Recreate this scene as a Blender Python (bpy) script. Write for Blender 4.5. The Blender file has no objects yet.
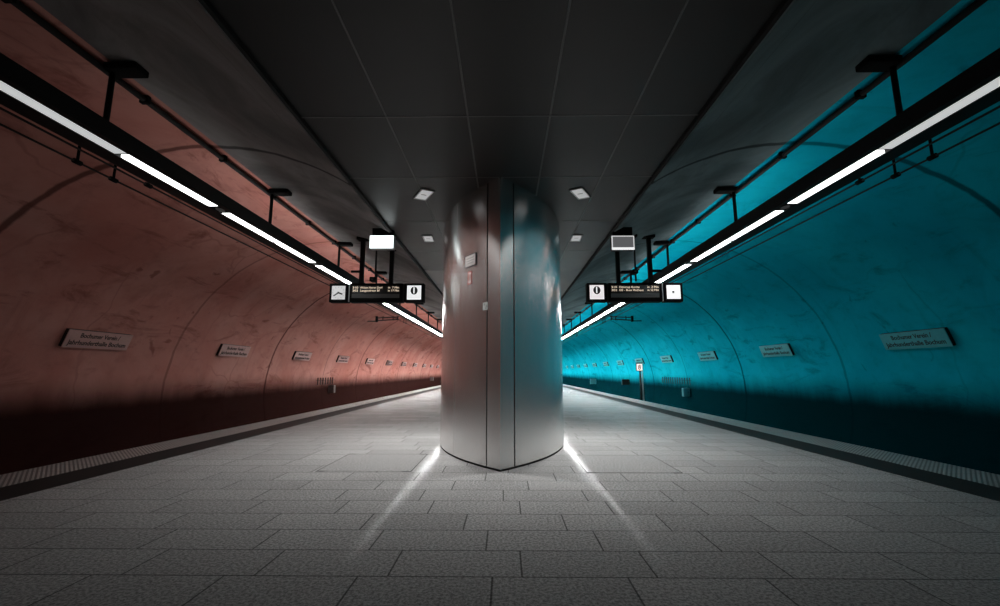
import bpy, bmesh, math, random
from mathutils import Vector, Matrix

# ------------------------------------------------------------------ camera, world, exposure
sc = bpy.context.scene
COL = sc.collection
R = math.radians
FPX = 444.0                                   # focal length in pixels of a 1000 px wide frame
cam_d = bpy.data.cameras.new('camera')
cam_d.sensor_fit = 'HORIZONTAL'
cam_d.sensor_width = 36.0
cam_d.lens = FPX * 36.0 / 1000.0
cam_d.clip_start = 0.05
cam_d.clip_end = 400
cam = bpy.data.objects.new('camera', cam_d)
COL.objects.link(cam)
TILT = math.atan(69.0 / FPX)
YAW = math.atan(5.5 / FPX * math.cos(TILT))
cam.location = (0.08, 0.0, 1.5)
cam.rotation_euler = (math.pi / 2 + TILT, 0, YAW)
sc.camera = cam

world = bpy.data.worlds.new('underground')
world.use_nodes = True
world.node_tree.nodes['Background'].inputs['Color'].default_value = (0, 0, 0, 1)
world.node_tree.nodes['Background'].inputs['Strength'].default_value = 0.0
sc.world = world
sc.view_settings.view_transform = 'Standard'
sc.view_settings.look = 'None'
sc.view_settings.exposure = 0.0
sc.view_settings.gamma = 1.0
sc.view_settings.use_curve_mapping = False
try:
    sc.cycles.use_denoising = True
    sc.cycles.use_light_tree = True
    sc.cycles.max_bounces = 10
    sc.cycles.diffuse_bounces = 6
    sc.cycles.glossy_bounces = 6
    sc.cycles.sample_clamp_indirect = 4.0
    sc.cycles.caustics_reflective = False
except Exception:
    pass

# tube luminaires: those at the camera end are all but switched off, the far ones at full power
LAMP_FAR = 180.0
def lamp_power(y):
    if y < 5.2:
        return 0.5
    t = max(0.0, min(1.0, (y - 7.0) / 24.0))
    return 3.0 + LAMP_FAR * t ** 2.15
UPLIGHT = 12.0                                  # narrow strip on the outer top edge of each channel
def uplight_power(y):
    return 0.4 + (UPLIGHT - 0.4) * max(0.0, min(1.0, (y - 5.4) / 5.0))
DOWNLIGHT_W = (50.0, 88.0)                      # pair beside the pillar, pair behind

# ------------------------------------------------------------------ dimensions (metres)
H_CEIL = 4.75          # flat panel ceiling over the platform middle
HALF_PANEL = 2.58
TC_X, TC_Z, TC_R = 5.11, 0.66, 4.74      # centre and radius of either round tunnel
CROWN_X = 4.92         # where painted wall meets bare concrete
EDGE = 7.35            # platform edge
BAND0, BAND1 = 5.86, 6.55
BED = -0.95
Y0, Y1 = -9.0, 92.0

# ------------------------------------------------------------------ helpers
def link(o, parent=None):
    COL.objects.link(o)
    if parent is not None:
        o.parent = parent
    return o

def obj(name, bm, mat, parent=None, smooth=False, loc=None):
    me = bpy.data.meshes.new(name)
    bm.normal_update()
    bm.to_mesh(me)
    bm.free()
    for m in (mat if isinstance(mat, (list, tuple)) else [mat]):
        me.materials.append(m)
    if smooth:
        for p in me.polygons:
            p.use_smooth = True
    o = bpy.data.objects.new(name, me)
    link(o, parent)
    if loc is not None:
        o.location = loc
    return o

def thing(name, label, cat, loc=(0, 0, 0), group=None, rot=None):
    o = bpy.data.objects.new(name, None)
    o.empty_display_size = 0.1
    COL.objects.link(o)
    o.location = loc
    if rot is not None:
        o.rotation_euler = rot
    o['label'] = label
    o['category'] = cat
    if group:
        o['group'] = group
    return o

def struct(name, bm, mat, smooth=False):
    o = obj(name, bm, mat, None, smooth)
    o['kind'] = 'structure'
    return o

def box(bm, x0, x1, y0, y1, z0, z1, mi=0, bevel=0.0):
    vs = [bm.verts.new((x, y, z)) for z in (z0, z1) for y in (y0, y1) for x in (x0, x1)]
    idx = [(0, 2, 3, 1), (4, 5, 7, 6), (0, 1, 5, 4), (2, 6, 7, 3), (0, 4, 6, 2), (1, 3, 7, 5)]
    fs = []
    for q in idx:
        f = bm.faces.new([vs[i] for i in q])
        f.material_index = mi
        fs.append(f)
    if bevel > 0:
        es = {e for f in fs for e in f.edges}
        bmesh.ops.bevel(bm, geom=list(es), offset=bevel, segments=2, affect='EDGES', profile=0.5)
    return fs

def tube(bm, pts, r, n=10, caps=True):
    rings = []
    pts = [Vector(p) for p in pts]
    for i, p in enumerate(pts):
        d = (pts[min(i + 1, len(pts) - 1)] - pts[max(i - 1, 0)]).normalized()
        a = Vector((0, 0, 1)) if abs(d.z) < 0.9 else Vector((1, 0, 0))
        u = d.cross(a).normalized()
        v = d.cross(u).normalized()
        rings.append([bm.verts.new(p + u * r * math.cos(t) + v * r * math.sin(t))
                      for t in [2 * math.pi * k / n for k in range(n)]])
    for a, b in zip(rings, rings[1:]):
        for k in range(n):
            bm.faces.new((a[k], a[(k + 1) % n], b[(k + 1) % n], b[k]))
    if caps:
        bm.faces.new(rings[0][::-1])
        bm.faces.new(rings[-1])
    bmesh.ops.recalc_face_normals(bm, faces=bm.faces[:])

def prism(bm, outline, z0, z1):
    a = [bm.verts.new((x, y, z0)) for x, y in outline]
    b = [bm.verts.new((x, y, z1)) for x, y in outline]
    n = len(a)
    for k in range(n):
        bm.faces.new((a[k], a[(k + 1) % n], b[(k + 1) % n], b[k]))
    bm.faces.new(a[::-1])
    bm.faces.new(b)
    bmesh.ops.recalc_face_normals(bm, faces=bm.faces[:])

def NB():
    return bmesh.new()

def text_mesh(name, body, size, mat, parent, matrix, align='CENTER', extrude=0.002, width=None, weight=0.0):
    """lettering as a mesh lying in its own XY plane, then placed by matrix in the parent's space"""
    cu = bpy.data.curves.new('lettering', 'FONT')
    cu.body = body
    cu.size = size
    cu.align_x = align
    cu.align_y = 'CENTER'
    cu.extrude = extrude
    cu.offset = weight
    cu.resolution_u = 3
    tmp = bpy.data.objects.new('lettering_source', cu)
    COL.objects.link(tmp)
    dg = bpy.context.evaluated_depsgraph_get()
    dg.update()
    me = bpy.data.meshes.new_from_object(tmp.evaluated_get(dg))
    bpy.data.objects.remove(tmp)
    bpy.data.curves.remove(cu)
    if width and len(me.vertices):
        xs = [v.co.x for v in me.vertices]
        k = width / (max(xs) - min(xs))
        for v in me.vertices:
            v.co.x *= k
    me.transform(matrix)
    me.name = name
    me.materials.clear()
    me.materials.append(mat)
    o = bpy.data.objects.new(name, me)
    return link(o, parent)

# ------------------------------------------------------------------ materials
class NT:
    def __init__(self, name):
        self.m = bpy.data.materials.new(name)
        self.m.use_nodes = True
        self.t = self.m.node_tree
        self.b = self.t.nodes['Principled BSDF']
    def n(self, kind, **kw):
        nd = self.t.nodes.new(kind)
        for k, v in kw.items():
            setattr(nd, k, v)
        return nd
    def l(self, a, b):
        self.t.links.new(a, b)
    def val(self, sock, v):
        if hasattr(v, 'is_output') or isinstance(v, bpy.types.NodeSocket):
            self.l(v, sock)
        else:
            sock.default_value = v
    def math(self, op, a, b=None, c=None, clamp=False):
        nd = self.n('ShaderNodeMath', operation=op, use_clamp=clamp)
        self.val(nd.inputs[0], a)
        if b is not None:
            self.val(nd.inputs[1], b)
        if c is not None:
            self.val(nd.inputs[2], c)
        return nd.outputs[0]
    def mix(self, fac, a, b, mode='MIX'):
        nd = self.n('ShaderNodeMix', data_type='RGBA', blend_type=mode)
        self.val(nd.inputs[0], fac)
        for s, v in ((nd.inputs[6], a), (nd.inputs[7], b)):
            if isinstance(v, bpy.types.NodeSocket):
                self.l(v, s)
            else:
                s.default_value = (*v, 1) if len(v) == 3 else v
        return nd.outputs[2]
    def ramp(self, fac, lo, hi):
        nd = self.n('ShaderNodeMapRange', interpolation_type='SMOOTHSTEP')
        self.val(nd.inputs['Value'], fac)
        nd.inputs['From Min'].default_value = lo
        nd.inputs['From Max'].default_value = hi
        return nd.outputs['Result']
    def noise(self, vec, scale, detail=4, rough=0.55, dist=0.0):
        nd = self.n('ShaderNodeTexNoise')
        if vec is not None:
            self.l(vec, nd.inputs['Vector'])
        nd.inputs['Scale'].default_value = scale
        nd.inputs['Detail'].default_value = detail
        nd.inputs['Roughness'].default_value = rough
        nd.inputs['Distortion'].default_value = dist
        return nd.outputs['Fac']
    def coords(self):
        tc = self.n('ShaderNodeTexCoord')
        sp = self.n('ShaderNodeSeparateXYZ')
        self.l(tc.outputs['Object'], sp.inputs[0])
        return tc.outputs['Object'], sp.outputs[0], sp.outputs[1], sp.outputs[2]
    def scaled(self, vec, s):
        nd = self.n('ShaderNodeMapping')
        self.l(vec, nd.inputs['Vector'])
        nd.inputs['Scale'].default_value = s
        return nd.outputs[0]
    def bump(self, h, strength=0.2, dist=0.01):
        nd = self.n('ShaderNodeBump')
        nd.inputs['Strength'].default_value = strength
        nd.inputs['Distance'].default_value = dist
        self.l(h, nd.inputs['Height'])
        self.l(nd.outputs[0], self.b.inputs['Normal'])
    def set(self, col=None, rough=None, metal=None, spec=None):
        if col is not None:
            if isinstance(col, bpy.types.NodeSocket):
                self.l(col, self.b.inputs['Base Color'])
            else:
                self.b.inputs['Base Color'].default_value = (*col, 1)
        if rough is not None:
            self.val(self.b.inputs['Roughness'], rough)
        if metal is not None:
            self.b.inputs['Metallic'].default_value = metal
        if spec is not None:
            self.b.inputs['Specular IOR Level'].default_value = spec
        return self.m

def plain(name, col, rough=0.5, metal=0.0, spec=0.5, var=0.12, scale=14.0):
    t = NT(name)
    v, x, y, z = t.coords()
    nz = t.noise(v, scale, 5)
    c = t.mix(nz, tuple(k * (1 - var) for k in col), tuple(min(1, k * (1 + var)) for k in col))
    t.set(c, t.math('MULTIPLY_ADD', nz, 0.12, rough - 0.06, clamp=True), metal, spec)
    return t.m

def glow(name, col, strength):
    t = NT(name)
    t.set(tuple(0.3 * k for k in col), 0.5)
    t.b.inputs['Emission Color'].default_value = (*col, 1)
    t.b.inputs['Emission Strength'].default_value = strength
    return t.m

def ring_lines(t, y, off, period, half):
    """1 on a casting joint that runs round the tunnel every `period` metres"""
    m = t.math('PINGPONG', t.math('SUBTRACT', y, off), period / 2)
    return t.math('SUBTRACT', 1.0, t.ramp(m, half * 0.35, half))

def wall_mat(name, base, pale, stain, soot):
    t = NT(name)
    v, x, y, z = t.coords()
    ang = t.math('ARCTAN2', t.math('SUBTRACT', z, TC_Z), t.math('SUBTRACT', t.math('ABSOLUTE', x), TC_X))
    arc = t.math('MULTIPLY', ang, TC_R)
    cb = t.n('ShaderNodeCombineXYZ')
    t.l(y, cb.inputs[0]); t.l(arc, cb.inputs[1])
    t.l(t.math('SIGN', x), cb.inputs[2])
    w = cb.outputs[0]
    cloud = t.noise(w, 0.33, 6, 0.6, 0.5)
    fine = t.noise(w, 2.2, 7, 0.65, 0.3)
    c = t.mix(t.ramp(cloud, 0.3, 0.75), base, pale)
    # rubbed, darker smears with ragged edges
    sm = t.noise(t.scaled(w, (0.42, 1.25, 1)), 1.0, 8, 0.68, 1.1)
    smear = t.math('MULTIPLY', t.ramp(sm, 0.53, 0.70), 0.78)
    c = t.mix(smear, c, stain)
    # drips running down the curve
    dr = t.noise(t.scaled(w, (2.6, 0.22, 1)), 1.0, 5, 0.6, 0.2)
    c = t.mix(t.math('MULTIPLY', t.ramp(dr, 0.60, 0.78), 0.4), c, stain)
    # small dark blots
    bl = t.noise(w, 1.5, 3, 0.5, 0.9)
    c = t.mix(t.math('MULTIPLY', t.ramp(bl, 0.69, 0.76), 0.7), c, stain)
    c = t.mix(t.math('MULTIPLY', t.ramp(fine, 0.45, 0.75), 0.28), c, stain)
    # hairline cracks
    vo = t.n('ShaderNodeTexVoronoi', feature='DISTANCE_TO_EDGE')
    wd = t.n('ShaderNodeVectorMath', operation='ADD')
    nz = t.n('ShaderNodeTexNoise'); t.l(w, nz.inputs['Vector']); nz.inputs['Scale'].default_value = 0.9
    t.l(w, wd.inputs[0]); t.l(nz.outputs['Color'], wd.inputs[1])
    t.l(wd.outputs[0], vo.inputs['Vector']); vo.inputs['Scale'].default_value = 0.3
    crack = t.math('MULTIPLY', t.math('SUBTRACT', 1.0, t.ramp(vo.outputs['Distance'], 0.002, 0.012)),
                   t.ramp(cloud, 0.42, 0.62))
    c = t.mix(t.math('MULTIPLY', crack, 0.3), c, stain)
    # casting joints
    wob = t.math('MULTIPLY_ADD', t.math('SUBTRACT', t.noise(w, 1.6, 5), 0.5), 0.14, y)
    big = ring_lines(t, wob, 7.2, 11.3, 0.085)
    small = t.math('MULTIPLY', ring_lines(t, wob, 1.65, 11.3, 0.06), 0.55)
    joint = t.math('MAXIMUM', big, small)
    c = t.mix(t.math('MULTIPLY', joint, 0.85), c, tuple(k * 0.22 for k in base))
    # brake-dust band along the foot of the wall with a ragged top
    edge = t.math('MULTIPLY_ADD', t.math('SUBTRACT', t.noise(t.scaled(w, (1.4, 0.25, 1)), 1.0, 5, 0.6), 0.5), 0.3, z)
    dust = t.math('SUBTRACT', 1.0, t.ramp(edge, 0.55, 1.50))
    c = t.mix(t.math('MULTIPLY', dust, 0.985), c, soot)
    t.set(c, t.math('MULTIPLY_ADD', fine, 0.2, 0.6), 0.0, 0.0)
    h = t.math('SUBTRACT', t.math('MULTIPLY', fine, 0.4), joint)
    t.bump(h, 0.35, 0.012)
    return t.m

def vault_mat(name, base, dark):
    t = NT(name)
    v, x, y, z = t.coords()
    cb = t.n('ShaderNodeCombineXYZ')
    t.l(y, cb.inputs[0]); t.l(t.math('ABSOLUTE', x), cb.inputs[1])
    w = cb.outputs[0]
    cloud = t.noise(w, 0.5, 7, 0.6, 0.8)
    st = t.noise(t.scaled(w, (0.5, 2.0, 1)), 1.0, 8, 0.65, 0.7)
    c = t.mix(t.ramp(cloud, 0.3, 0.72), dark, base)
    c = t.mix(t.math('MULTIPLY', t.ramp(st, 0.52, 0.72), 0.5), c, dark)
    wob = t.math('MULTIPLY_ADD', t.math('SUBTRACT', t.noise(w, 1.6, 5), 0.5), 0.12, y)
    joint = t.math('MAXIMUM', ring_lines(t, wob, 7.2, 11.3, 0.08),
                   t.math('MULTIPLY', ring_lines(t, wob, 1.65, 11.3, 0.06), 0.6))
    along = t.math('SUBTRACT', 1.0, t.ramp(t.math('ABSOLUTE', t.math('SUBTRACT', t.math('ABSOLUTE', x), 2.95)), 0.004, 0.014))
    c = t.mix(t.math('MULTIPLY', along, 0.2), c, tuple(k * 0.2 for k in dark))
    c = t.mix(t.math('MULTIPLY', joint, 0.8), c, tuple(k * 0.2 for k in dark))
    t.set(c, 0.8, 0.0, 0.04)
    t.bump(t.math('SUBTRACT', t.math('MULTIPLY', st, 0.4), joint), 0.4, 0.012)
    return t.m

def floor_mat():
    """polished grey granite slabs, 1.0 x 0.5 m; UV carries slab coordinates so each course has its own offset"""
    t = NT('granite_slabs')
    uv = t.n('ShaderNodeUVMap')
    sp = t.n('ShaderNodeSeparateXYZ')
    t.l(uv.outputs[0], sp.inputs[0])
    u, r = sp.outputs[0], sp.outputs[1]
    v, x, y, z = t.coords()
    du = t.math('PINGPONG', u, 0.5)
    dv = t.math('MULTIPLY', t.math('PINGPONG', r, 0.5), 0.5)
    d = t.math('MINIMUM', du, dv)
    joint = t.math('SUBTRACT', 1.0, t.ramp(d, 0.004, 0.010))
    idv = t.n('ShaderNodeCombineXYZ')
    t.l(t.math('FLOOR', u), idv.inputs[0]); t.l(t.math('FLOOR', r), idv.inputs[1])
    wn = t.n('ShaderNodeTexWhiteNoise', noise_dimensions='2D')
    t.l(idv.outputs[0], wn.inputs['Vector'])
    sp1 = t.noise(v, 40, 4, 0.75)
    sp2 = t.noise(v, 130, 2, 0.6)
    cloud = t.noise(v, 0.9, 6, 0.6, 0.4)
    c = t.mix(t.ramp(sp1, 0.36, 0.64), (0.19, 0.19, 0.19), (0.49, 0.49, 0.485))
    c = t.mix(t.math('MULTIPLY', t.ramp(sp2, 0.58, 0.70), 0.5), c, (0.62, 0.61, 0.60))
    tone = t.math('MULTIPLY_ADD', wn.outputs['Value'], 0.16, 0.90)
    tone = t.math('MULTIPLY', tone, t.math('MULTIPLY_ADD', cloud, 0.16, 0.92))
    mul = t.n('ShaderNodeCombineColor')
    for i in range(3):
        t.l(tone, mul.inputs[i])
    c = t.mix(1.0, c, mul.outputs[0], 'MULTIPLY')
    c = t.mix(t.math('MULTIPLY', joint, 0.72), c, (0.02, 0.02, 0.02))
    rg = t.math('MULTIPLY_ADD', cloud, 0.03, 0.045)
    rg = t.math('ADD', rg, t.math('MULTIPLY', wn.outputs['Value'], 0.03))
    rg = t.math('ADD', rg, t.math('MULTIPLY', joint, 0.4), clamp=True)
    t.set(c, rg, 0.0, 0.0006)
    h = t.math('SUBTRACT', t.math('MULTIPLY', sp1, 0.02), joint)
    t.bump(h, 0.22, 0.004)
    return t.m

def rib_mat():
    """pale warning strip with diagonal ribs"""
    t = NT('ribbed_pale_stone')
    v, x, y, z = t.coords()
    s = t.math('SUBTRACT', t.math('ABSOLUTE', x), y)
    rib = t.math('PINGPONG', s, 0.036)
    k = t.ramp(rib, 0.012, 0.022)
    cross = t.math('SUBTRACT', 1.0, t.ramp(t.math('PINGPONG', y, 0.25), 0.003, 0.008))
    nz = t.noise(v, 9, 6)
    c = t.mix(k, (0.10, 0.097, 0.095), (0.46, 0.45, 0.435))
    c = t.mix(t.math('MULTIPLY', nz, 0.45), c, (0.22, 0.21, 0.2))
    c = t.mix(t.math('MULTIPLY', cross, 0.8), c, (0.04, 0.04, 0.04))
    t.set(c, 0.42, 0.0, 0.5)
    t.bump(k, 0.6, 0.006)
    return t.m

def steel_mat():
    t = NT('brushed_stainless_steel')
    v, x, y, z = t.coords()
    streak = t.noise(t.scaled(v, (60, 60, 0.5)), 1.0, 4, 0.6)
    cloud = t.noise(v, 1.1, 6, 0.6, 0.5)
    c = t.mix(streak, (0.88, 0.87, 0.86), (0.92, 0.91, 0.90))
    # hand marks and wiped patches
    wipe = t.noise(t.scaled(v, (3, 3, 0.9)), 1.0, 6, 0.6, 0.6)
    c = t.mix(t.math('MULTIPLY', t.ramp(wipe, 0.55, 0.75), 0.08), c, (0.42, 0.41, 0.40))
    rg = t.math('MULTIPLY_ADD', cloud, 0.03, 0.232)
    t.set(c, rg, 0.97)
    t.b.inputs['Anisotropic'].default_value = 0.85
    t.b.inputs['Anisotropic Rotation'].default_value = 0.25
    tg = t.n('ShaderNodeTangent', direction_type='RADIAL', axis='Z')   # upright grain spreads reflections sideways
    t.l(tg.outputs[0], t.b.inputs['Tangent'])
    return t.m

def panel_mat(name, col, rough):
    t = NT(name)
    v, x, y, z = t.coords()
    nz = t.noise(v, 0.8, 5, 0.6)
    c = t.mix(nz, tuple(k * 0.8 for k in col), tuple(k * 1.15 for k in col))
    t.set(c, t.math('MULTIPLY_ADD', nz, 0.15, rough - 0.07), 0.0, 0.25)
    return t.m

def lamp_mat():
    """opal cover of a tube luminaire: how far each one is dimmed is stored in its object colour"""
    t = NT('opal_lamp_cover')
    oi = t.n('ShaderNodeObjectInfo')
    sp = t.n('ShaderNodeSeparateColor')
    t.l(oi.outputs['Color'], sp.inputs[0])
    t.set((0.75, 0.76, 0.76), 0.45)
    t.b.inputs['Emission Color'].default_value = (0.97, 1.0, 0.99, 1)
    t.l(t.math('MULTIPLY', sp.outputs[0], 100.0), t.b.inputs['Emission Strength'])
    return t.m

M = {}
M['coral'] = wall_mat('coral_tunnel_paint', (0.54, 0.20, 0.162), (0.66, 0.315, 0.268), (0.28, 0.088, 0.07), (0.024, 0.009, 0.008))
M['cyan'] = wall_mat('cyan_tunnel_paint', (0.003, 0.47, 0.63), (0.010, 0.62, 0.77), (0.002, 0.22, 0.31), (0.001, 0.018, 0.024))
M['vault'] = vault_mat('bare_concrete', (0.34, 0.31, 0.303), (0.155, 0.142, 0.139))  # warm cast of the coral side put into the concrete colour
M['vault_teal'] = vault_mat('teal_bounce_concrete', (0.235, 0.31, 0.325), (0.108, 0.142, 0.15))  # teal light bounced off the cyan side, put into the concrete colour
M['granite'] = floor_mat()
M['ribbed'] = rib_mat()
M['band'] = plain('dark_stone_band', (0.022, 0.0215, 0.021), 0.55, spec=0.06, var=0.3, scale=30)
M['coping'] = plain('platform_side_concrete', (0.09, 0.085, 0.08), 0.8, var=0.3, scale=4)
M['ballast'] = plain('track_bed_concrete', (0.05, 0.045, 0.042), 0.9, var=0.4, scale=8)
M['rail'] = plain('worn_rail_steel', (0.35, 0.33, 0.31), 0.35, 1.0)
M['panel'] = panel_mat('dark_ceiling_panel', (0.026, 0.0255, 0.025), 0.36)
M['panel_lit'] = panel_mat('painted_lit_ceiling_panel', (0.42, 0.41, 0.40), 0.5)  # ceiling panel with light from below put into its colour
M['tbar'] = plain('ceiling_grid_bar', (0.12, 0.12, 0.118), 0.4)
M['void'] = plain('ceiling_void_black', (0.012, 0.012, 0.012), 0.9)
M['steel'] = steel_mat()
M['recess'] = plain('joint_black', (0.01, 0.01, 0.01), 0.8)
M['black'] = plain('black_coated_metal', (0.007, 0.007, 0.007), 0.55, spec=0.2)
M['black_matt'] = plain('black_matt_housing', (0.005, 0.005, 0.005), 0.8, spec=0.1)
M['grille'] = plain('grey_speaker_grille', (0.30, 0.29, 0.29), 0.6, var=0.3, scale=60)
M['lamp'] = lamp_mat()
M['cable'] = plain('black_cable', (0.02, 0.017, 0.016), 0.6)
M['grey_metal'] = plain('grey_metal', (0.42, 0.42, 0.42), 0.35, 0.6)
M['screen'] = plain('unlit_screen_glass', (0.035, 0.034, 0.033), 0.25, spec=0.6)
M['screen_low'] = plain('painted_screen_reflection', (0.12, 0.12, 0.118), 0.3)  # grey reflection on the unlit lower screen, put into the colour
M['ink'] = plain('black_ink', (0.006, 0.006, 0.006), 0.6)
M['coral_ink'] = plain('dark_red_black_ink', (0.03, 0.010, 0.009), 0.6)
M['cyan_ink'] = plain('dark_blue_black_ink', (0.003, 0.03, 0.042), 0.6)
M['plate_coral'] = plain('coral_cast_enamel', (0.62, 0.345, 0.31), 0.35)  # pale plate with the coral side's colour cast put into the enamel
M['plate_cyan'] = plain('teal_cast_enamel', (0.07, 0.55, 0.62), 0.35)  # same pale plate, teal colour cast put into the enamel
M['plate_edge'] = plain('dark_sign_casing', (0.018, 0.012, 0.012), 0.6)
M['clock_glow'] = glow('lit_clock_face', (0.62, 0.62, 0.62), 0.85)
M['clock_bright'] = glow('bright_lit_clock_face', (1, 1, 1), 0.95)
M['sign_glow'] = glow('lit_white_panel', (0.93, 0.95, 0.95), 0.9)
M['sign_glow_warm'] = glow('lit_white_panel_warm', (0.95, 0.90, 0.91), 0.85)
M['white_box'] = glow('bright_lit_panel', (0.92, 1.0, 1.0), 2.0)
M['box_edge'] = glow('lit_panel_rim', (0.95, 0.95, 0.95), 0.95)
M['led'] = glow('amber_white_leds', (1.0, 0.80, 0.60), 0.9)
M['board_glow'] = glow('lit_track_board', (1.0, 0.93, 0.88), 1.0)
M['board_red'] = glow('lit_brown_red_figure', (0.40, 0.09, 0.05), 0.25)
M['down_cover'] = glow('dim_downlight_cover', (0.93, 0.94, 0.94), 0.38)
M['down_cover'].node_tree.nodes['Principled BSDF'].inputs['Base Color'].default_value = (0.3, 0.3, 0.3, 1)
M['red'] = plain('fire_sign_red', (0.34, 0.055, 0.04), 0.4)
M['white_paint'] = plain('white_print', (0.75, 0.74, 0.73), 0.4)
M['notice'] = plain('silver_notice_plate', (0.70, 0.68, 0.67), 0.34, 0.75)
M['notice_print'] = plain('grey_notice_print', (0.36, 0.35, 0.345), 0.5)
M['notice_edge'] = plain('dark_plate_outline', (0.09, 0.08, 0.08), 0.5)
M['bracket_coral'] = plain('dusty_brown_bracket', (0.05, 0.024, 0.02), 0.8)
M['bracket_cyan'] = plain('dusty_teal_bracket', (0.002, 0.07, 0.09), 0.8)
M['box_coral'] = plain('dusty_brown_grey_box', (0.12, 0.075, 0.07), 0.6)
M['box_cyan'] = plain('dusty_teal_box', (0.02, 0.20, 0.24), 0.6)

# ------------------------------------------------------------------ setting: platform, tracks, tunnels, ceiling
# floor: every course of slabs has its own offset, the nearest ones as seen from the platform
random.seed(11)
row_off = {6: -.02, 7: .20, 8: -.09, 9: -.33, 10: .24, 11: .05, 12: .38, 13: -.21, 14: .12, 15: .45}
COURSE = 0.49
ROW_Y = 3.56 - 6 * COURSE                       # y of course 0
bm = NB()
uvl = bm.loops.layers.uv.new('UVMap')
k0 = int((Y0 - ROW_Y) / COURSE) - 1
k1 = int((Y1 - ROW_Y) / COURSE) + 1
for k in range(k0, k1):
    # course k spans ROW_Y+(k-1)*COURSE .. ROW_Y+k*COURSE
    a, b = ROW_Y + (k - 1) * COURSE, ROW_Y + k * COURSE
    off = row_off.get(k, random.uniform(-.5, .5))
    vs = [bm.verts.new(p) for p in ((-BAND0, a, 0), (BAND0, a, 0), (BAND0, b, 0), (-BAND0, b, 0))]
    f = bm.faces.new(vs)
    for lp in f.loops:
        lp[uvl].uv = (lp.vert.co.x - off + 40, k - 1 + 40 if abs(lp.vert.co.y - a) < 1e-4 else k + 40)
bmesh.ops.remove_doubles(bm, verts=bm.verts[:], dist=1e-4)
ya, yb = ROW_Y + (k0 - 1) * COURSE, ROW_Y + (k1 - 1) * COURSE
box(bm, -BAND0, BAND0, ya, yb, -0.25, -0.004, 1)
box(bm, -EDGE + 0.06, EDGE - 0.06, ya, yb, BED, -0.25, 1)
struct('floor', bm, [M['granite'], M['coping']])

for s, nm, n in ((-1, 'left', 1), (1, 'right', 3)):
    bm = NB()
    x0, x1 = sorted((s * BAND0, s * BAND1))
    box(bm, x0, x1, ya, yb, -0.25, 0.001)
    struct('trim_%d' % n, bm, M['band'])
    bm = NB()
    x0, x1 = sorted((s * BAND1, s * EDGE))
    box(bm, x0, x1, ya, yb, -0.25, 0.004)
    struct('trim_%d' % (n + 1), bm, M['ribbed'])
    bm = NB()
    x0, x1 = sorted((s * (EDGE - 0.06), s * 9.72))
    box(bm, x0, x1, ya, yb, BED - 0.2, BED)
    bed = struct('floor_' + nm, bm, M['ballast'])
    for rx in (7.82, 9.25):
        bm = NB()
        for (w, z0, z1) in ((0.07, BED, BED + 0.02), (0.012, BED + 0.02, BED + 0.12), (0.036, BED + 0.12, BED + 0.16)):
            box(bm, s * rx - w, s * rx + w, ya, yb, z0, z1)
        obj('rail', bm, M['rail'], bed)

def arc_shell(s, a0, a1, n, thick=0.3):
    """strip of the round tunnel from angle a0 to a1 (degrees), mirrored by s, as a solid shell"""
    bm = NB()
    ys = [ya + (yb - ya) * i / 24 for i in range(25)]
    grid = []
    for rr in (TC_R, TC_R + thick):
        g = []
        for y in ys:
            g.append([bm.verts.new((s * (TC_X + rr * math.cos(R(a0 + (a1 - a0) * j / n))), y,
                                    TC_Z + rr * math.sin(R(a0 + (a1 - a0) * j / n)))) for j in range(n + 1)])
        grid.append(g)
    for g in grid:
        for r0, r1 in zip(g, g[1:]):
            for j in range(n):
                bm.faces.new((r0[j], r0[j + 1], r1[j + 1], r1[j]))
    A, B = grid
    for i in range(len(ys) - 1):
        for j in (0, n):
            bm.faces.new((A[i][j], A[i + 1][j], B[i + 1][j], B[i][j]))
    for i in (0, len(ys) - 1):
        for j in range(n):
            bm.faces.new((A[i][j], A[i][j + 1], B[i][j + 1], B[i][j]))
    bmesh.ops.recalc_face_normals(bm, faces=bm.faces[:])
    return bm

A_CROWN = math.degrees(math.acos((CROWN_X - TC_X) / TC_R))
A_BED = math.degrees(math.asin((BED - 0.2 - TC_Z) / TC_R))
A_IN = math.degrees(math.acos((HALF_PANEL + 0.02 - TC_X) / TC_R))
for s, nm, mt in ((-1, 'left', 'coral'), (1, 'right', 'cyan')):
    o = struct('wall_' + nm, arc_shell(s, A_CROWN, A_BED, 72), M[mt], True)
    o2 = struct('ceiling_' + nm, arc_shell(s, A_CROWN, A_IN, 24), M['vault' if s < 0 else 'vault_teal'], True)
    for q in (o, o2):
        me = q.data
        try:
            me.set_sharp_from_angle(angle=R(40))
        except Exception:
            pass

# flat ceiling: dark metal panels in a lighter grid, void above
XS = [-2.55, -1.45, -0.40, 0.66, 1.70, 2.55]
YS = [Y0 - 1, -3.6, -1.5, 0.8, 3.05, 5.27, 7.08, 9.3, 11.7, 14.0]
while YS[-1] < Y1 + 2:
    YS.append(YS[-1] + 2.3)
bm = NB()
for i in range(len(YS) - 1):
    for j in range(len(XS) - 1):
        mi = 3 if (14.0 - .1 < YS[i] < 23 and j < 2) else 0  # these panels have the light from below painted in as a paler tone
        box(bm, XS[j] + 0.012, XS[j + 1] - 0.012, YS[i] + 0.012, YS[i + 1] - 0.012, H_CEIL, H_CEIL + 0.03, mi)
for x in XS[1:-1]:
    box(bm, x - 0.009, x + 0.009, YS[0], YS[-1], H_CEIL - 0.002, H_CEIL + 0.03, 1)
for y in YS[1:-1]:
    box(bm, XS[0], XS[-1], y - 0.010, y + 0.010, H_CEIL - 0.004, H_CEIL + 0.03, 1)
for sx in (-1, 1):                             # edge channel either side
    x0, x1 = sorted((sx * 2.545, sx * 2.59))
    box(bm, x0, x1, YS[0], YS[-1], H_CEIL - 0.055, H_CEIL + 0.06, 2)
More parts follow.
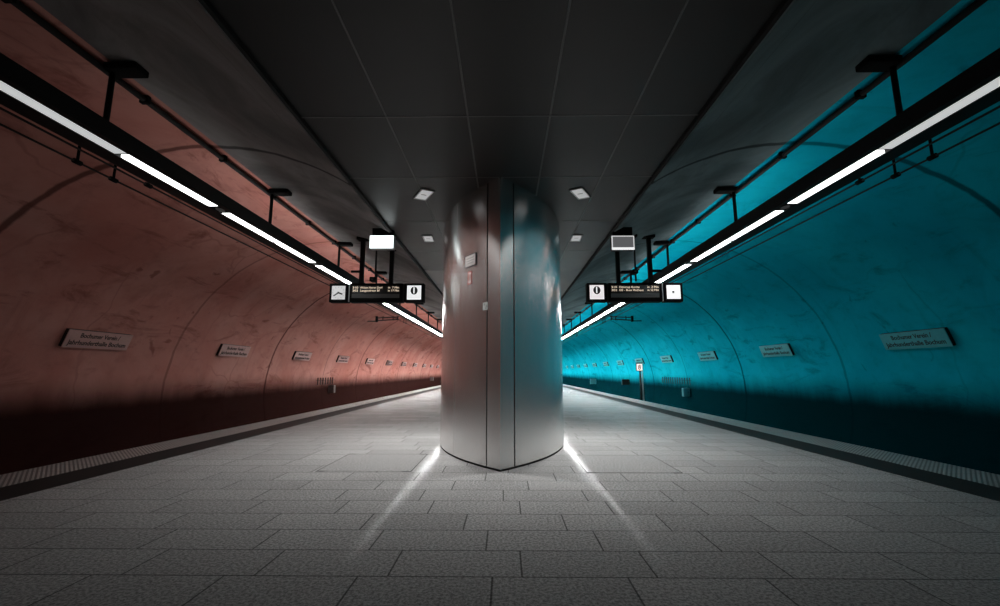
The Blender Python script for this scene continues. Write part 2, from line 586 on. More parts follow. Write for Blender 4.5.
box(bm, -2.59, 2.59, YS[0], YS[-1], H_CEIL + 0.06, H_CEIL + 0.16, 2)
struct('ceiling', bm, [M['panel'], M['tbar'], M['void'], M['panel_lit']])

# end walls closing the station
for nm, y0, y1 in (('wall_front', ya - 0.3, ya), ('wall_back', yb, yb + 0.3)):
    bm = NB()
    box(bm, -10.2, 10.2, y0, y1, BED - 0.2, 5.8)
    struct(nm, bm, M['vault'])

# ------------------------------------------------------------------ steel clad pillar, pointed at both ends
PR, PY = 4.6, 7.05
PC = PR / math.sqrt(2)
def parc(s, a, dr=0.0):
    """point on the pillar's skin; s side, a angle from -45 (near tip) to 45 (far tip)"""
    return (s * (-PC + (PR + dr) * math.cos(R(a))), PY + PC + (PR + dr) * math.sin(R(a)))

pil = thing('clad_pillar', 'big almond-shaped pillar clad in brushed stainless steel in the middle of the platform', 'pillar', (0, PY, 0))
def pobj(name, bm, mat, parent=None, smooth=False):
    bmesh.ops.translate(bm, verts=bm.verts[:], vec=(0, -PY, 0))
    return obj(name, bm, mat, parent or pil, smooth)
def sharp(o, deg=25):
    for p in o.data.polygons:
        p.use_smooth = True
    try:
        o.data.set_sharp_from_angle(angle=R(deg))
    except Exception:
        pass
def lens(dr):
    n = 40
    # inward offset: shrink the arcs, tips meet where both arcs cross the axis
    a = math.degrees(math.acos(PC / (PR + dr)))
    L = [(-PC + (PR + dr) * math.cos(R(-a + 2 * a * i / n)), PY + PC + (PR + dr) * math.sin(R(-a + 2 * a * i / n))) for i in range(n + 1)]
    Rr = [(-x, y) for x, y in L[::-1]][1:-1]
    return L + Rr
bm = NB()
prism(bm, lens(-0.03), 0.0, H_CEIL)
sharp(pobj('dark_core', bm, M['recess']))
bm = NB()
prism(bm, lens(-0.012), 0.0, 0.035)
o = pobj('plinth', bm, M['black'])
o['label'] = 'thin black skirting under the steel cladding'
Z0P, Z1P = 0.035, H_CEIL - 0.004
GAP = 0.42                                      # degrees of open joint
def skin(segs, z0=Z0P, z1=Z1P, t=0.02, out=0.0):
    """segs: list of (side, angle) along the skin"""
    bm = NB()
    outer = [parc(s, a, out) for s, a in segs]
    inner = [parc(s, a, out - t) for s, a in segs]
    prism(bm, outer + inner[::-1], z0, z1)
    return bm
nose = [(-1, -41.0 - 4 * 0 + 0), ]
def arcs(s, a0, a1, n):
    return [(s, a0 + (a1 - a0) * i / n) for i in range(n + 1)]
for tip in (-1, 1):                             # folded end pieces
    A = 45.0
    segs = [(-1, tip * a) for a in (41.1, 42.4, 43.7)] + [(-1, tip * A)] + [(1, tip * a) for a in (43.7, 42.4, 41.1)]
    bm = NB()
    outer = [parc(s, a) for s, a in segs]
    inner = [(x, y - tip * 0.028) for x, y in [outer[0], outer[3], outer[-1]]]
    prism(bm, outer + inner[::-1], Z0P, Z1P)
    sharp(pobj('corner_cladding', bm, M['steel']))
for s, cuts in ((-1, (-41.1, -27.0, -9.0, 9.0, 27.0, 41.1)), (1, (-41.1, -12.0, 10.0, 27.0, 41.1))):
    for i, (a0, a1) in enumerate(zip(cuts, cuts[1:])):
        g0 = GAP if abs(a0) > 40 else 0.05
        g1 = GAP if abs(a1) > 40 else 0.05
        sharp(pobj('cladding_panel', skin(arcs(s, a0 + g0, a1 - g1, 14)), M['steel']))

def on_pillar(a, z):
    """frame on the left flank: origin, right, up, outward"""
    x, y = parc(-1, a)
    outw = Vector((-math.cos(R(a)), math.sin(R(a)), 0))
    right = Vector((math.sin(R(-a)), -math.cos(R(a)), 0)) if False else Vector((0, 0, 1)).cross(outw) * 1.0
    m = Matrix.Identity(4)
    m.col[0][:3] = right; m.col[1][:3] = (0, 0, 1); m.col[2][:3] = outw
    m.col[3][:3] = (x, y - PY, z)
    return m
def sticker(name, a, z, w, h, mat, t=0.006, parent=None, out=0.0):
    bm = NB()
    box(bm, -w / 2, w / 2, -h / 2, h / 2, out, out + t)
    bm.transform(on_pillar(a, z))
    return obj(name, bm, mat, parent or pil)
o = sticker('notice_plate', -34.6, 3.46, 0.36, 0.20, M['notice'], 0.012)
o['label'] = 'flat silver notice plate with rows of small print'
for dz in (-0.105, 0.105):
    bm = NB(); box(bm, -0.185, 0.185, dz - 0.006, dz + 0.006, 0, 0.015); bm.transform(on_pillar(-34.6, 3.46)); obj('plate_edge', bm, M['notice_edge'], o)
for dx in (-0.183, 0.183):
    bm = NB(); box(bm, dx - 0.005, dx + 0.005, -0.11, 0.11, 0, 0.015); bm.transform(on_pillar(-34.6, 3.46)); obj('plate_edge', bm, M['notice_edge'], o)
for dz, w in ((0.045, 0.26), (0.0, 0.28), (-0.045, 0.22)):
    bm = NB(); box(bm, -w / 2, w / 2, dz - 0.008, dz + 0.008, 0.011, 0.0135); bm.transform(on_pillar(-34.6, 3.46)); obj('print_line', bm, M['notice_print'], o)
o = sticker('fire_sign', -34.3, 3.15, 0.145, 0.235, M['red'], 0.008)
o['label'] = 'small upright red fire equipment sign with pale hose symbol'
bm = NB(); box(bm, -0.05, 0.05, -0.095, 0.095, 0.007, 0.0095); bm.transform(on_pillar(-34.3, 3.15)); obj('sign_face', bm, M['white_paint'], o)
bm = NB()
tube(bm, [(0.035 * math.cos(t), 0.01 + 0.06 * math.sin(t), 0.0105) for t in [2 * math.pi * k / 18 for k in range(19)]], 0.007, 6)
tube(bm, [(-0.018, -0.085, 0.0105), (0.0, 0.0, 0.0105), (0.022, 0.07, 0.0105)], 0.005, 6)
bm.transform(on_pillar(-34.3, 3.15)); obj('hose_symbol', bm, M['red'], o)
o = sticker('small_sticker', -40.3, 2.585, 0.13, 0.13, M['white_paint'], 0.003)
o['label'] = 'small white square sticker'
for dx, dz in ((-0.02, 0.03), (0.035, 0.0), (0.02, -0.035)):
    bm = NB(); box(bm, dx - 0.012, dx + 0.012, dz - 0.015, dz + 0.015, 0.0028, 0.004); bm.transform(on_pillar(-40.3, 2.585)); obj('sticker_print', bm, M['grille'], o)

# ------------------------------------------------------------------ floor access covers either side of the pillar
for (x0, x1, y0, y1, side) in ((-2.82, -1.36, 7.07, 8.51, 'coral side, left of the steel pillar'), (1.30, 2.74, 7.02, 8.46, 'cyan side, right of the steel pillar')):
    cx, cy = (x0 + x1) / 2, (y0 + y1) / 2
    c = thing('floor_access_cover', 'square stone-filled access cover in the floor on the ' + side, 'access cover', (cx, cy, 0), 'floor access covers')
    w, d = (x1 - x0) / 2, (y1 - y0) / 2
    bm = NB()
    uvl = bm.loops.layers.uv.new('UVMap')
    box(bm, -w + 0.012, w - 0.012, -d + 0.012, d - 0.012, -0.02, 0.0012)
    for f in bm.faces:
        for lp in f.loops:
            lp[uvl].uv = (lp.vert.co.x * 0.3 + 40.5, lp.vert.co.y * 0.3 + 40.5)
    obj('stone_infill', bm, M['granite'], c)
    bm = NB()
    box(bm, -w, w, -d, -d + 0.012, -0.02, 0.002); box(bm, -w, w, d - 0.012, d, -0.02, 0.002)
    box(bm, -w, -w + 0.012, -d, d, -0.02, 0.002); box(bm, w - 0.012, w, -d, d, -0.02, 0.002)
    obj('frame', bm, M['recess'], c)
    for sx, sy in ((-1, -1), (1, -1), (-1, 1), (1, 1)):
        bm = NB()
        box(bm, sx * (w - 0.07) - 0.07, sx * (w - 0.07) + 0.07, sy * d - 0.016, sy * d + 0.016, -0.02, 0.0026)
        obj('corner_bracket', bm, M['recess'], c)

# ------------------------------------------------------------------ hung light channels over both platform sides
LX0, LX1, LZ0, LZ1 = 4.68, 5.20, 4.27, 4.48     # channel section
DX0, DX1 = 4.775, 4.945                         # lamp cover
UNIT, U0 = 3.93, 7.30                           # big joints at U0 + k * UNIT
KMIN, KMAX = -3, 21
def crown_z(x):
    return TC_Z + math.sqrt(max(0.0, TC_R ** 2 - (abs(x) - TC_X) ** 2))

def lamp_channel(s, label):
    t = thing('light_channel', label, 'light fitting', (s * 4.94, 0, LZ0), 'long light channels')
    ys, ye = U0 + KMIN * UNIT, U0 + KMAX * UNIT
    def lo(bm):
        bmesh.ops.translate(bm, verts=bm.verts[:], vec=(-s * 4.94, 0, -LZ0)); return bm
    bm = NB()
    # C section, open towards the floor where the lamp covers sit
    a, b = sorted((s * LX0, s * 5.08)); box(bm, a, b, ys, ye, LZ0 + 0.05, LZ1)
    a, b = sorted((s * 5.08, s * LX1)); box(bm, a, b, ys, ye, LZ0 + 0.05, LZ0 + 0.08)
    a, b = sorted((s * (LX1 - 0.006), s * LX1)); box(bm, a, b, ys, ye, LZ0 + 0.08, LZ1 - 0.03)  # unseen lip added to keep the strip's spill off the lower wall
    a, b = sorted((s * LX0, s * (DX0 - 0.004))); box(bm, a, b, ys, ye, LZ0, LZ0 + 0.05)
    a, b = sorted((s * (DX1 + 0.004), s * LX1)); box(bm, a, b, ys, ye, LZ0, LZ0 + 0.05)
    obj('channel', lo(bm), M['black'], t)
    for k in range(KMIN, KMAX):
        y = U0 + k * UNIT
        mid = y + UNIT / 2
        for y0, y1 in ((y + 0.18, mid - 0.05), (mid + 0.05, y + UNIT - 0.18)):
            bm = NB()
            a, b = sorted((s * DX0, s * DX1))
            box(bm, a, b, y0, y1, LZ0 + 0.006, LZ0 + 0.045)
            d = obj('lamp_cover', lo(bm), M['lamp'], t)
            p = lamp_power((y0 + y1) / 2) / 100.0
            d.color = (p, p, p, 1)
            # sloping strip in the outer top edge, washing the painted vault
            bm = NB()
            pts = [(s * 5.085, LZ1 - 0.02), (s * 5.19, LZ0 + 0.09), (s * 5.085, LZ0 + 0.09)]
            va = [bm.verts.new((px_, y0, pz_)) for px_, pz_ in pts]
            vb = [bm.verts.new((px_, y1, pz_)) for px_, pz_ in pts]
            for q in range(3):
                bm.faces.new((va[q], va[(q + 1) % 3], vb[(q + 1) % 3], vb[q]))
            bm.faces.new(va[::-1]); bm.faces.new(vb)
            bmesh.ops.recalc_face_normals(bm, faces=bm.faces[:])
            d = obj('uplight_cover', lo(bm), M['lamp'], t)
            p = uplight_power((y0 + y1) / 2) / 100.0
            d.color = (p, p, p, 1)
        # filler in the long joint with an oval speaker grille
        bm = NB()
        a, b = sorted((s * DX0, s * DX1)); box(bm, a, b, y - 0.165, y + 0.165, LZ0 + 0.012, LZ0 + 0.05)
        j = obj('joint_filler', lo(bm), M['black_matt'], t)
        bm = NB()
        n = 20
        ring = [((s * (DX0 + DX1) / 2) + 0.06 * math.cos(q), y + 0.10 * math.sin(q)) for q in [2 * math.pi * i / n for i in range(n)]]
        prism(bm, ring, LZ0 + 0.004, LZ0 + 0.02)
        obj('speaker_grille', lo(bm), M['grille'], j)
        # hanger rod at the short joint, with plate under the vault
        hy = y - UNIT / 2 - 0.23
        hx = s * 4.94
        zc = crown_z(hx)
        bm = NB()
        tube(bm, [(hx, hy, LZ1 - 0.01), (hx, hy, zc - 0.003)], 0.034, 10)
        rd = obj('hanger_rod', lo(bm), M['black'], t, True)
        bm = NB()
        box(bm, hx - 0.05, hx + 0.08, hy - 0.10, hy + 0.06, LZ1 - 0.005, LZ1 + 0.07, bevel=0.008)
        obj('hanger_clamp', lo(bm), M['black'], rd)
        bm = NB()
        px = s * 4.77
        box(bm, px - 0.21, px + 0.21, hy - 0.11, hy + 0.11, zc - 0.12, zc - 0.03, bevel=0.015)
        obj('ceiling_plate', lo(bm), M['black_matt'], rd)
    return t
lamp_channel(-1, 'long black light channel with white tubes hung below the coral vault')
lamp_channel(1, 'long black light channel with white tubes hung below the cyan vault')

# ------------------------------------------------------------------ conduit along each crown with its clips, and the wires over the tracks
for s, side in ((-1, 'coral'), (1, 'cyan')):
    t = thing('conduit', 'dark conduit clipped along the crown of the vault on the %s side' % side, 'conduit', (s * 5.06, 0, crown_z(5.06) - 0.065), 'crown conduits')
    bm = NB(); tube(bm, [(0, ya + .1, 0), (0, yb - .1, 0)], 0.042, 10); obj('pipe', bm, M['cable'], t, True)
    for i in range(40):
        y = 0.45 + i * 1.77
        bm = NB(); box(bm, -0.06, 0.06, y - 0.035, y + 0.035, -0.05, 0.062, bevel=0.008)
        obj('pipe_clip', bm, M['black_matt'], t)
    for j, (wx, wz, which) in enumerate(((6.62, 4.75, 'outer'), (6.22, 4.755, 'inner'))):
        t = thing('overhead_wire', '%s of the two thin dark wires strung over the %s side track' % (which, side), 'wire', (s * wx, 0, wz), 'overhead wires')
        bm = NB(); tube(bm, [(0, ya + .1, 0), (0, yb - .1, 0)], 0.016, 8); obj('wire', bm, M['cable'], t, True)
        top = crown_z(wx) - wz
        for i in range(8):
            for dy in ((6.45, 7.1) if j == 0 else (7.35,)):
                y = dy + i * 11.3
                bm = NB(); tube(bm, [(0, y, -0.02), (0, y, top + 0.01)], 0.02, 8)
                h = obj('wire_hanger', bm, M['black_matt'], t, True)
                bm = NB(); tube(bm, [(0, y - 0.06, 0), (0, y + 0.06, 0)], 0.04, 10); obj('wire_clamp', bm, M['black_matt'], h, True)
    # support arm reaching from the wall under the wires
    t = thing('wire_support_arm', 'dark double arm bracket on the %s wall reaching under the overhead wires' % side, 'bracket', (s * 7.38, 25.7, 4.60), 'wire support arms')
    for z0, z1 in ((0.02, 0.08), (-0.14, -0.06)):
        bm = NB(); tube(bm, [(s * 0.1, 0, z0), (-s * 1.22, 0, z1)], 0.032, 10); obj('arm_tube', bm, M['cable'], t, True)
    bm = NB(); box(bm, min(0, s * 0.12), max(0, s * 0.12), -0.08, 0.08, -0.22, 0.12, bevel=0.01); obj('wall_plate', bm, M['black_matt'], t)
    bm = NB(); tube(bm, [(s * 0.05, 0, -0.17), (s * 0.60, 0, -0.17)], 0.03, 8); obj('wall_strut', bm, M['black_matt'], t, True)
    for x in (-0.3, -0.9, -1.15):
        bm = NB(); tube(bm, [(s * x, 0, -0.12), (s * x, 0, 0.12)], 0.026, 8); obj('strut', bm, M['black_matt'], t, True)

# ------------------------------------------------------------------ station name plates on both walls
ORD = ['nearest', 'second nearest', 'third nearest', 'fourth nearest', 'fifth nearest', 'sixth nearest', 'seventh nearest',
       'eighth nearest', 'ninth nearest', 'tenth nearest', 'eleventh nearest', 'twelfth nearest']
def wall_frame(s, z, y):
    sa = (z - TC_Z) / TC_R
    ca = math.sqrt(1 - sa * sa)
    inw = Vector((-s * ca, 0, -sa))                       # out of the wall into the tunnel
    right = Vector((0, -s, 0)) * 1.0                      # reading direction when facing the wall
    upv = inw.cross(right)
    m = Matrix.Identity(4)
    m.col[0][:3] = right; m.col[1][:3] = upv; m.col[2][:3] = inw
    return m, Vector((s * (TC_X + TC_R * ca), y, z))

def name_plate(s, wallname):
    fm, p = wall_frame(s, 2.26, 10.38)
    t = thing('station_sign', '', 'sign', p, 'station name signs on the %s wall' % wallname)
    W, Hh = 1.66, 0.40
    bm = NB(); box(bm, -W / 2, W / 2, -Hh / 2, Hh / 2, -0.03, 0.080); bm.transform(fm)
    obj('sign_casing', bm, M['plate_edge'], t)
    bm = NB(); box(bm, -W / 2 - 0.004, W / 2 + 0.004, -Hh / 2 - 0.004, Hh / 2 + 0.004, 0.075, 0.093, bevel=0.003); bm.transform(fm)
    f = obj('sign_face', bm, M['plate_coral' if s < 0 else 'plate_cyan'], t)
    ink = M['coral_ink' if s < 0 else 'cyan_ink']
    text_mesh('lettering', 'Bochumer Verein /', 0.150, ink, f, fm @ Matrix.Translation((-0.02, 0.085, 0.0945)), width=1.02, weight=0.003)
    text_mesh('lettering', 'Jahrhunderthalle Bochum', 0.150, ink, f, fm @ Matrix.Translation((0, -0.085, 0.0945)), width=1.50, weight=0.003)
    return t
def copy_tree(o, parent=None, strip=()):
    c = o.copy()
    COL.objects.link(c)
    if parent is not None:
        c.parent = parent
    for ch in o.children:
        copy_tree(ch, c)
    return c
for s, wn in ((-1, 'coral'), (1, 'cyan')):
    base = name_plate(s, wn)
    for k in range(12):
        o = base if k == 0 else copy_tree(base)
        o.location.y = 10.38 + 5.32 * k
        extra = {0: ', lettering readable'}.get(k, '')
        o['label'] = 'two-line station name sign on the %s wall, %s to the camera%s' % (wn, ORD[k], extra)

# ------------------------------------------------------------------ platform indicators with clock and track number
def face_text(name, body, size, mat, parent, x, y, z, align='CENTER', width=None, weight=0.0):
    m = Matrix.Translation((x, y, z)) @ Matrix.Rotation(R(90), 4, 'X')
    return text_mesh(name, body, size, mat, parent, m, align, 0.002, width, weight)

def indicator(s, label, rows, clock_left):
    """origin at the middle of the housing's underside; front faces -Y"""
    cx = -3.49 if s < 0 else 3.645
    t = thing('departure_indicator', label, 'departure board', (cx, 12.2, 3.41), 'departure boards')
    HT = 0.525
    k = -1 if clock_left else 1                   # side of the clock
    # positions along x, relative
    c0, c1 = (-1.31, -0.79)                       # outer box
    g = 1 if not clock_left else -1
    def mir(a, b):
        return (a, b) if clock_left else (-b, -a)
    def hb(name, a, b, mat, y0=-0.12, y1=0.12, z0=0.0, z1=HT, parent=None, bev=0.008):
        bm = NB(); box(bm, a, b, y0, y1, z0, z1, bevel=bev); return obj(name, bm, mat, parent or t)
    # clock box
    a, b = mir(-1.317, -0.805)
    cb = hb('clock_housing', a, b, M['black_matt'])
    cx_ = (a + b) / 2
    fc = hb('clock_face', cx_ - 0.186, cx_ + 0.186, M['clock_glow'] if clock_left else M['clock_bright'], -0.128, -0.11, 0.075, 0.455, cb, 0.0)
    zc = 0.262
    def hand(ang, L, w, mat):
        bm = NB(); box(bm, -w, w, -0.003, 0.0, -0.03, L)
        bm.transform(Matrix.Translation((cx_, -0.13, zc)) @ Matrix.Rotation(R(ang), 4, 'Y'))
        obj('clock_hand', bm, mat, fc)
    if clock_left:
        hand(236, 0.155, 0.016, M['ink']); hand(110, 0.12, 0.019, M['ink'])
        tick = M['grey_metal']
    else:
        tick = M['sign_glow_warm']
        bm = NB(); box(bm, -0.04, 0.02, -0.134, -0.127, -0.03, 0.03); bm.transform(Matrix.Translation((cx_, 0, zc))); obj('clock_hand', bm, M['grille'], fc)
        hand(8, 0.12, 0.005, M['sign_glow'])
        hand(176, 0.10, 0.006, M['sign_glow'])
    for i in range(12):
        bm = NB(); box(bm, -0.006, 0.006, -0.003, 0.0, 0.145, 0.172)
        bm.transform(Matrix.Translation((cx_, -0.128, zc)) @ Matrix.Rotation(R(30 * i), 4, 'Y'))
        obj('hour_mark', bm, tick, fc)
    # slim grey spacer between clock and board, dim one on the other side
    a, b = mir(-0.79, -0.755); hb('spacer', a, b, M['grey_metal'], -0.10, 0.10, 0.02, HT, None, 0.004)
    a, b = mir(0.735, 0.765); hb('spacer', a, b, M['screen'], -0.10, 0.10, 0.02, HT, None, 0.004)
    # board
    a, b = mir(-0.745, 0.725)
    bd = hb('board_housing', a, b, M['black_matt'], -0.14, 0.14)
    sa, sb = a + 0.055, b - 0.075
    scn = hb('screen', sa, sb, M['screen'], -0.146, -0.13, 0.10, 0.455, bd, 0.0)
    hb('screen_reflection', sa + 0.01, sb - 0.01, M['screen_low'], -0.148, -0.14, 0.115, 0.225, scn, 0.0)  # strip painting in the reflection on the unlit lower screen
    for i, (no, dest, mins) in enumerate(rows):
        z = 0.400 - 0.085 * i
        face_text('line_number', no, 0.080, M['led'], scn, sa + 0.02, -0.149, z, 'LEFT', 0.15, 0.0)
        face_text('destination', dest, 0.080, M['led'], scn, sa + 0.235, -0.149, z, 'LEFT', (0.62 if i == 0 else 0.54) if s < 0 else (0.56 if i == 0 else 0.66), 0.0)
        face_text('waiting_time', mins, 0.080, M['led'], scn, sb - 0.02, -0.149, z, 'RIGHT', 0.30, 0.0)
    # track number box
    a, b = mir(0.775, 1.31)
    nb = hb('number_housing', a, b, M['black_matt'])
    nx = (a + b) / 2
    nf = hb('number_face', nx - 0.195, nx + 0.195, M['sign_glow'] if clock_left else M['sign_glow_warm'], -0.128, -0.11, 0.068, 0.462, nb, 0.0)
    bm = NB()
    n = 28
    ring = [bm.verts.new((nx + 0.098 * math.cos(q), -0.1295, 0.318 + 0.112 * math.sin(q))) for q in [2 * math.pi * i / n for i in range(n)]]
    f = bm.faces.new(ring)
    ex = bmesh.ops.extrude_face_region(bm, geom=[f])
    bmesh.ops.translate(bm, verts=[v for v in ex['geom'] if isinstance(v, bmesh.types.BMVert)], vec=(0, 0.004, 0))
    bmesh.ops.recalc_face_normals(bm, faces=bm.faces[:])
    obj('number_disc', bm, M['ink'], nf)
    face_text('number', '1', 0.235, M['sign_glow'], nf, nx - 0.004, -0.1315, 0.318, 'CENTER', None, 0.006)
    bm = NB(); box(bm, nx - 0.17, nx + 0.17, -0.1295, -0.127, 0.128, 0.134); obj('rule_line', bm, M['grey_metal'], nf)
    # two posts up to the vault, with a stub arm at the outer one
    for px in ((-0.48, 0.36) if clock_left else (-0.41, 0.49)):
        zt = crown_z(cx + px) - 3.41
        bm = NB(); box(bm, px - 0.056, px + 0.056, -0.05, 0.05, HT - 0.01, zt + 0.03, bevel=0.006)
        p = obj('hanging_post', bm, M['black'], t)
        bm = NB(); box(bm, px - 0.16, px + 0.16, -0.12, 0.12, zt - 0.05, zt + 0.06, bevel=0.008); obj('post_plate', bm, M['black_matt'], p)
        if (px < 0) == clock_left:
            d = -1 if clock_left else 1
            x0, x1 = sorted((px, px + d * 0.30)); bm = NB(); box(bm, x0, x1, -0.03, 0.03, 0.86, 0.92, bevel=0.004); obj('side_arm', bm, M['black'], p)
    return t
indicator(-1, 'black hanging departure board with clock and track number on the coral side', [('310', 'Witten Heven Dorf', 'in  7 Min'), ('302', 'Langendreer Bf', 'in 17 Min')], True)
indicator(1, 'black hanging departure board with blank bright clock on the cyan side', [('310', 'Höntrop Kirche', 'in  3 Min'), ('302', 'GE - Buer Rathaus', 'in 12 Min')], False)

# ------------------------------------------------------------------ lit box signs hung from the vault
def box_sign(s, label, lit):
    cx = -2.766 if s < 0 else 2.772
    w, h = (0.555, 0.31) if s < 0 else (0.51, 0.325)
    z0 = 4.304 if s < 0 else 4.258
    t = thing('hanging_box_sign', label, 'box sign', (cx, 9.9, z0), 'hanging box signs')
    bm = NB(); box(bm, -w / 2, w / 2, -0.05, 0.12, 0, h, bevel=0.01)
    obj('housing', bm, M['grey_metal'] if lit else M['black'], t)
    if lit:
        bm = NB(); box(bm, -w / 2 + 0.005, w / 2 - 0.005, -0.058, -0.04, 0.005, h - 0.005); obj('lit_face', bm, M['white_box'], t)
    else:
        bm = NB(); box(bm, -w / 2 + 0.02, w / 2 - 0.02, -0.056, -0.04, 0.05, h - 0.02); f = obj('grey_face', bm, M['notice'], t)
        f.data.materials[0] = M['box_grey']
        bm = NB()
        box(bm, -w / 2, w / 2, -0.062, -0.03, 0.0, 0.05)
        o = obj('lit_lower_rim', bm, M['box_edge'], t)
        bm = NB()
        box(bm, -w / 2, -w / 2 + 0.02, -0.06, -0.03, 0.05, h); box(bm, w / 2 - 0.02, w / 2, -0.06, -0.03, 0.05, h)
        box(bm, -w / 2 + 0.02, w / 2 - 0.02, -0.06, -0.03, h - 0.02, h)
        obj('rim', bm, M['rim'], t)
    zt = crown_z(cx) - z0
    bm = NB(); box(bm, -w / 2 + 0.04, w / 2 - 0.02, -0.02, 0.10, h - 0.01, max(h + 0.04, zt + 0.02), bevel=0.006); obj('ceiling_bracket', bm, M['black_matt'], t)
    return t
M['box_grey'] = glow('grey_back_lit_face', (0.30, 0.30, 0.31), 0.33)
M['rim'] = glow('pale_lit_rim', (0.85, 0.85, 0.85), 0.75)
box_sign(-1, 'bright white lit box sign hung from the vault above the coral side board', True)
box_sign(1, 'grey box sign with bright lower rim hung above the cyan side board', False)

# ------------------------------------------------------------------ cameras on thin rods beside the box signs
for s, cx, zl, side in ((-1, -3.40, 3.90, 'left'), (1, 3.545, 3.885, 'right')):
    zt = crown_z(cx)
    t = thing('ceiling_camera', 'small dark camera on a thin rod behind the %s box sign' % ('white lit' if s < 0 else 'grey'), 'camera', (cx, 11.6, zt), 'cameras on rods')
    zb = zl - zt
    bm = NB(); tube(bm, [(0, 0, 0.02), (0, 0, zb)], 0.024, 8); r = obj('rod', bm, M['black'], t, True)
    zc = (3.93 if s < 0 else 4.12) - zt
    bm = NB(); box(bm, -0.11, 0.03, -0.16, 0.10, zc - 0.055, zc + 0.055, bevel=0.012); b = obj('camera_body', bm, M['black_matt'], t)
    bm = NB(); tube(bm, [(-0.04, -0.15, zc), (-0.04, -0.19, zc)], 0.035, 12); obj('lens', bm, M['screen'], b, True)
    bm = NB(); box(bm, -0.08, 0.08, -0.08, 0.08, -0.04, 0.04, bevel=0.008); obj('mounting_plate', bm, M['black_matt'], t)

# ------------------------------------------------------------------ slim recessed downlights in the flat ceiling
def downlight(x, y, ang, label):
    t = thing('ceiling_downlight', label, 'downlight', (x, y, H_CEIL), 'ceiling downlights', (0, 0, R(ang)))
    bm = NB()
    W, D = 0.125, 0.255
    for a in ((-W, W, -D, -D + 0.03), (-W, W, D - 0.03, D), (-W, -W + 0.025, -D, D), (W - 0.025, W, -D, D)):
        box(bm, a[0], a[1], a[2], a[3], -0.022, -0.003)
    obj('frame', bm, M['grey_metal'], t)
    bm = NB(); box(bm, -W + 0.02, W - 0.02, -D + 0.025, D - 0.025, -0.012, -0.004); c = obj('cover', bm, M['down_cover'], t)
    bm = NB(); box(bm, -0.05, 0.05, -0.012, 0.012, -0.016, -0.011); obj('cover_catch', bm, M['grille'], c)
    ld = bpy.data.lights.new('downlight_lamp', 'AREA')
    ld.shape = 'RECTANGLE'; ld.size = 0.2; ld.size_y = 0.45
    ld.energy = DOWNLIGHT_W[0 if y < 9 else 1]
    ld.color = (1.0, 0.98, 0.96)
    ld.spread = R(108)
    lo = bpy.data.objects.new('downlight_lamp', ld)
    link(lo, t)
    lo.location = (0, 0, -0.03)
    return t
downlight(-1.425, 7.79, 28, 'slanted square downlight in the dark ceiling, nearest on the left of the pillar')
downlight(1.46, 7.77, -28, 'slanted square downlight in the dark ceiling, nearest on the right of the pillar')
downlight(-1.81, 10.52, 2, 'small downlight in the ceiling behind the left one beside the pillar')
downlight(1.82, 10.52, -2, 'small downlight in the ceiling behind the right one beside the pillar')

# ------------------------------------------------------------------ trackside equipment
def wall_x(z):
    return TC_X + math.sqrt(TC_R ** 2 - (z - TC_Z) ** 2)
def equip(s, y, z, w, h, mat, label, name='trackside_box', dark=False):
    xw = wall_x(z)
    t = thing(name, label, 'equipment box', (s * (xw - w / 2 - 0.06), y, z - h / 2), 'trackside boxes')
    bm = NB(); box(bm, -w / 2, w / 2 , -0.12, 0.12, 0, h, bevel=0.015); obj('box_body', bm, mat, t)
    bm = NB(); box(bm, -w / 2 + 0.04, w / 2 - 0.04, -0.135, -0.11, 0.04, h - 0.04, bevel=0.004); d = obj('box_door', bm, mat, t)
    bm = NB(); box(bm, w / 2 - 0.09, w / 2 - 0.07, -0.15, -0.13, h / 2 - 0.04, h / 2 + 0.04); obj('latch', bm, M['black'], d)
    bm = NB(); box(bm, (-w / 2 - 0.02, w / 2 - 0.02)[s > 0], (-w / 2 + 0.02, w / 2 + 0.02)[s > 0], -0.14, 0.14, 0.03, h - 0.03); obj('wall_bracket', bm, mat, t)
    return t
equip(-1, 25.2, 0.56, 0.30, 0.42, M['box_coral'], 'small dusty grey box low on the dark foot of the coral wall')
equip(-1, 59.0, 0.62, 0.42, 0.45, M['box_coral'], 'far small grey box low on the coral wall beside the pillar edge')
equip(1, 48.6, 0.50, 0.60, 0.56, M['box_cyan'], 'pale teal square box low on the cyan wall, far beyond the lit track board')
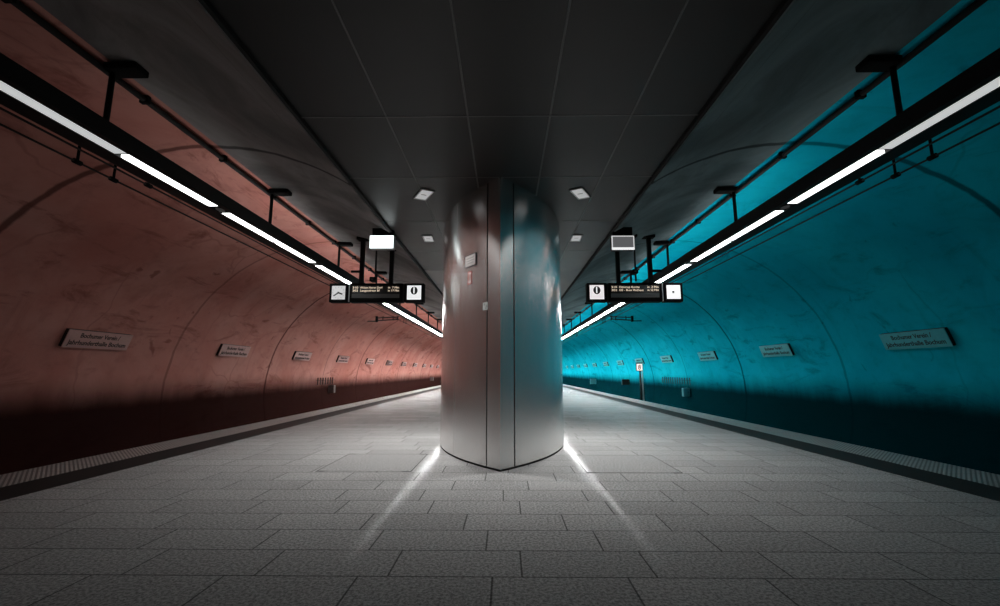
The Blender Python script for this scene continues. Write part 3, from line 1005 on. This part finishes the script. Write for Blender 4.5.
equip(1, 24.1, 0.44, 0.32, 0.44, M['box_cyan'], 'dusty teal upright box low on the cyan wall, nearest of them')
equip(1, 35.6, 0.72, 0.55, 0.42, M['black'], 'black box low on the cyan wall just beyond the lit track board')

for s, n, y0, side in ((1, 13, 23.9, 'cyan'), (-1, 7, 23.6, 'coral')):
    t = thing('cable_bracket_row', 'row of short dark upright cable brackets low on the %s wall' % side, 'cable bracket', (s * (wall_x(1.0) - 0.06), y0, 1.0), 'cable bracket rows')
    bm = NB(); tube(bm, [(s * 0.03, -0.2, 0.05), (s * 0.03, 0.34 * n, 0.05)], 0.01, 8); obj('cable', bm, M['bracket_' + side], t, True)
    for i in range(n):
        bm = NB(); box(bm, min(s * 0.03, s * 0.0), max(s * 0.03, s * 0.0), 0.34 * i - 0.035, 0.34 * i + 0.035, -0.17, 0.2, bevel=0.004)
        obj('bracket', bm, M['bracket_' + side], t)

# lit board on a post beside the cyan track
t = thing('track_board', 'small lit white board with brown-red figure on a post beside the cyan track', 'track sign', (9.0, 29.9, BED))
bm = NB(); tube(bm, [(0, 0, 0), (0, 0, 2.66)], 0.06, 12); obj('post', bm, M['black'], t, True)
bm = NB(); tube(bm, [(0.16, 0.05, 0), (0.16, 0.05, 2.9)], 0.045, 12); obj('side_post', bm, M['grey_metal'], t, True)
bm = NB(); box(bm, -0.05, 0.21, -0.03, 0.09, 0, 0.05, bevel=0.01); obj('foot_plate', bm, M['black_matt'], t)
bm = NB(); box(bm, -0.27, 0.14, -0.14, -0.03, 2.53, 3.0, bevel=0.012); b = obj('board_housing', bm, M['black_matt'], t)
bm = NB(); box(bm, -0.25, 0.12, -0.147, -0.13, 2.55, 2.98); f = obj('board_face', bm, M['board_glow'], b)
for cz, rr in ((2.835, 0.058), (2.70, 0.072)):
    bm = NB()
    tube(bm, [(-0.065 + rr * math.cos(q), -0.152, cz + rr * math.sin(q)) for q in [2 * math.pi * k / 16 for k in range(17)]], 0.034, 6)
    obj('figure', bm, M['board_red'], f)
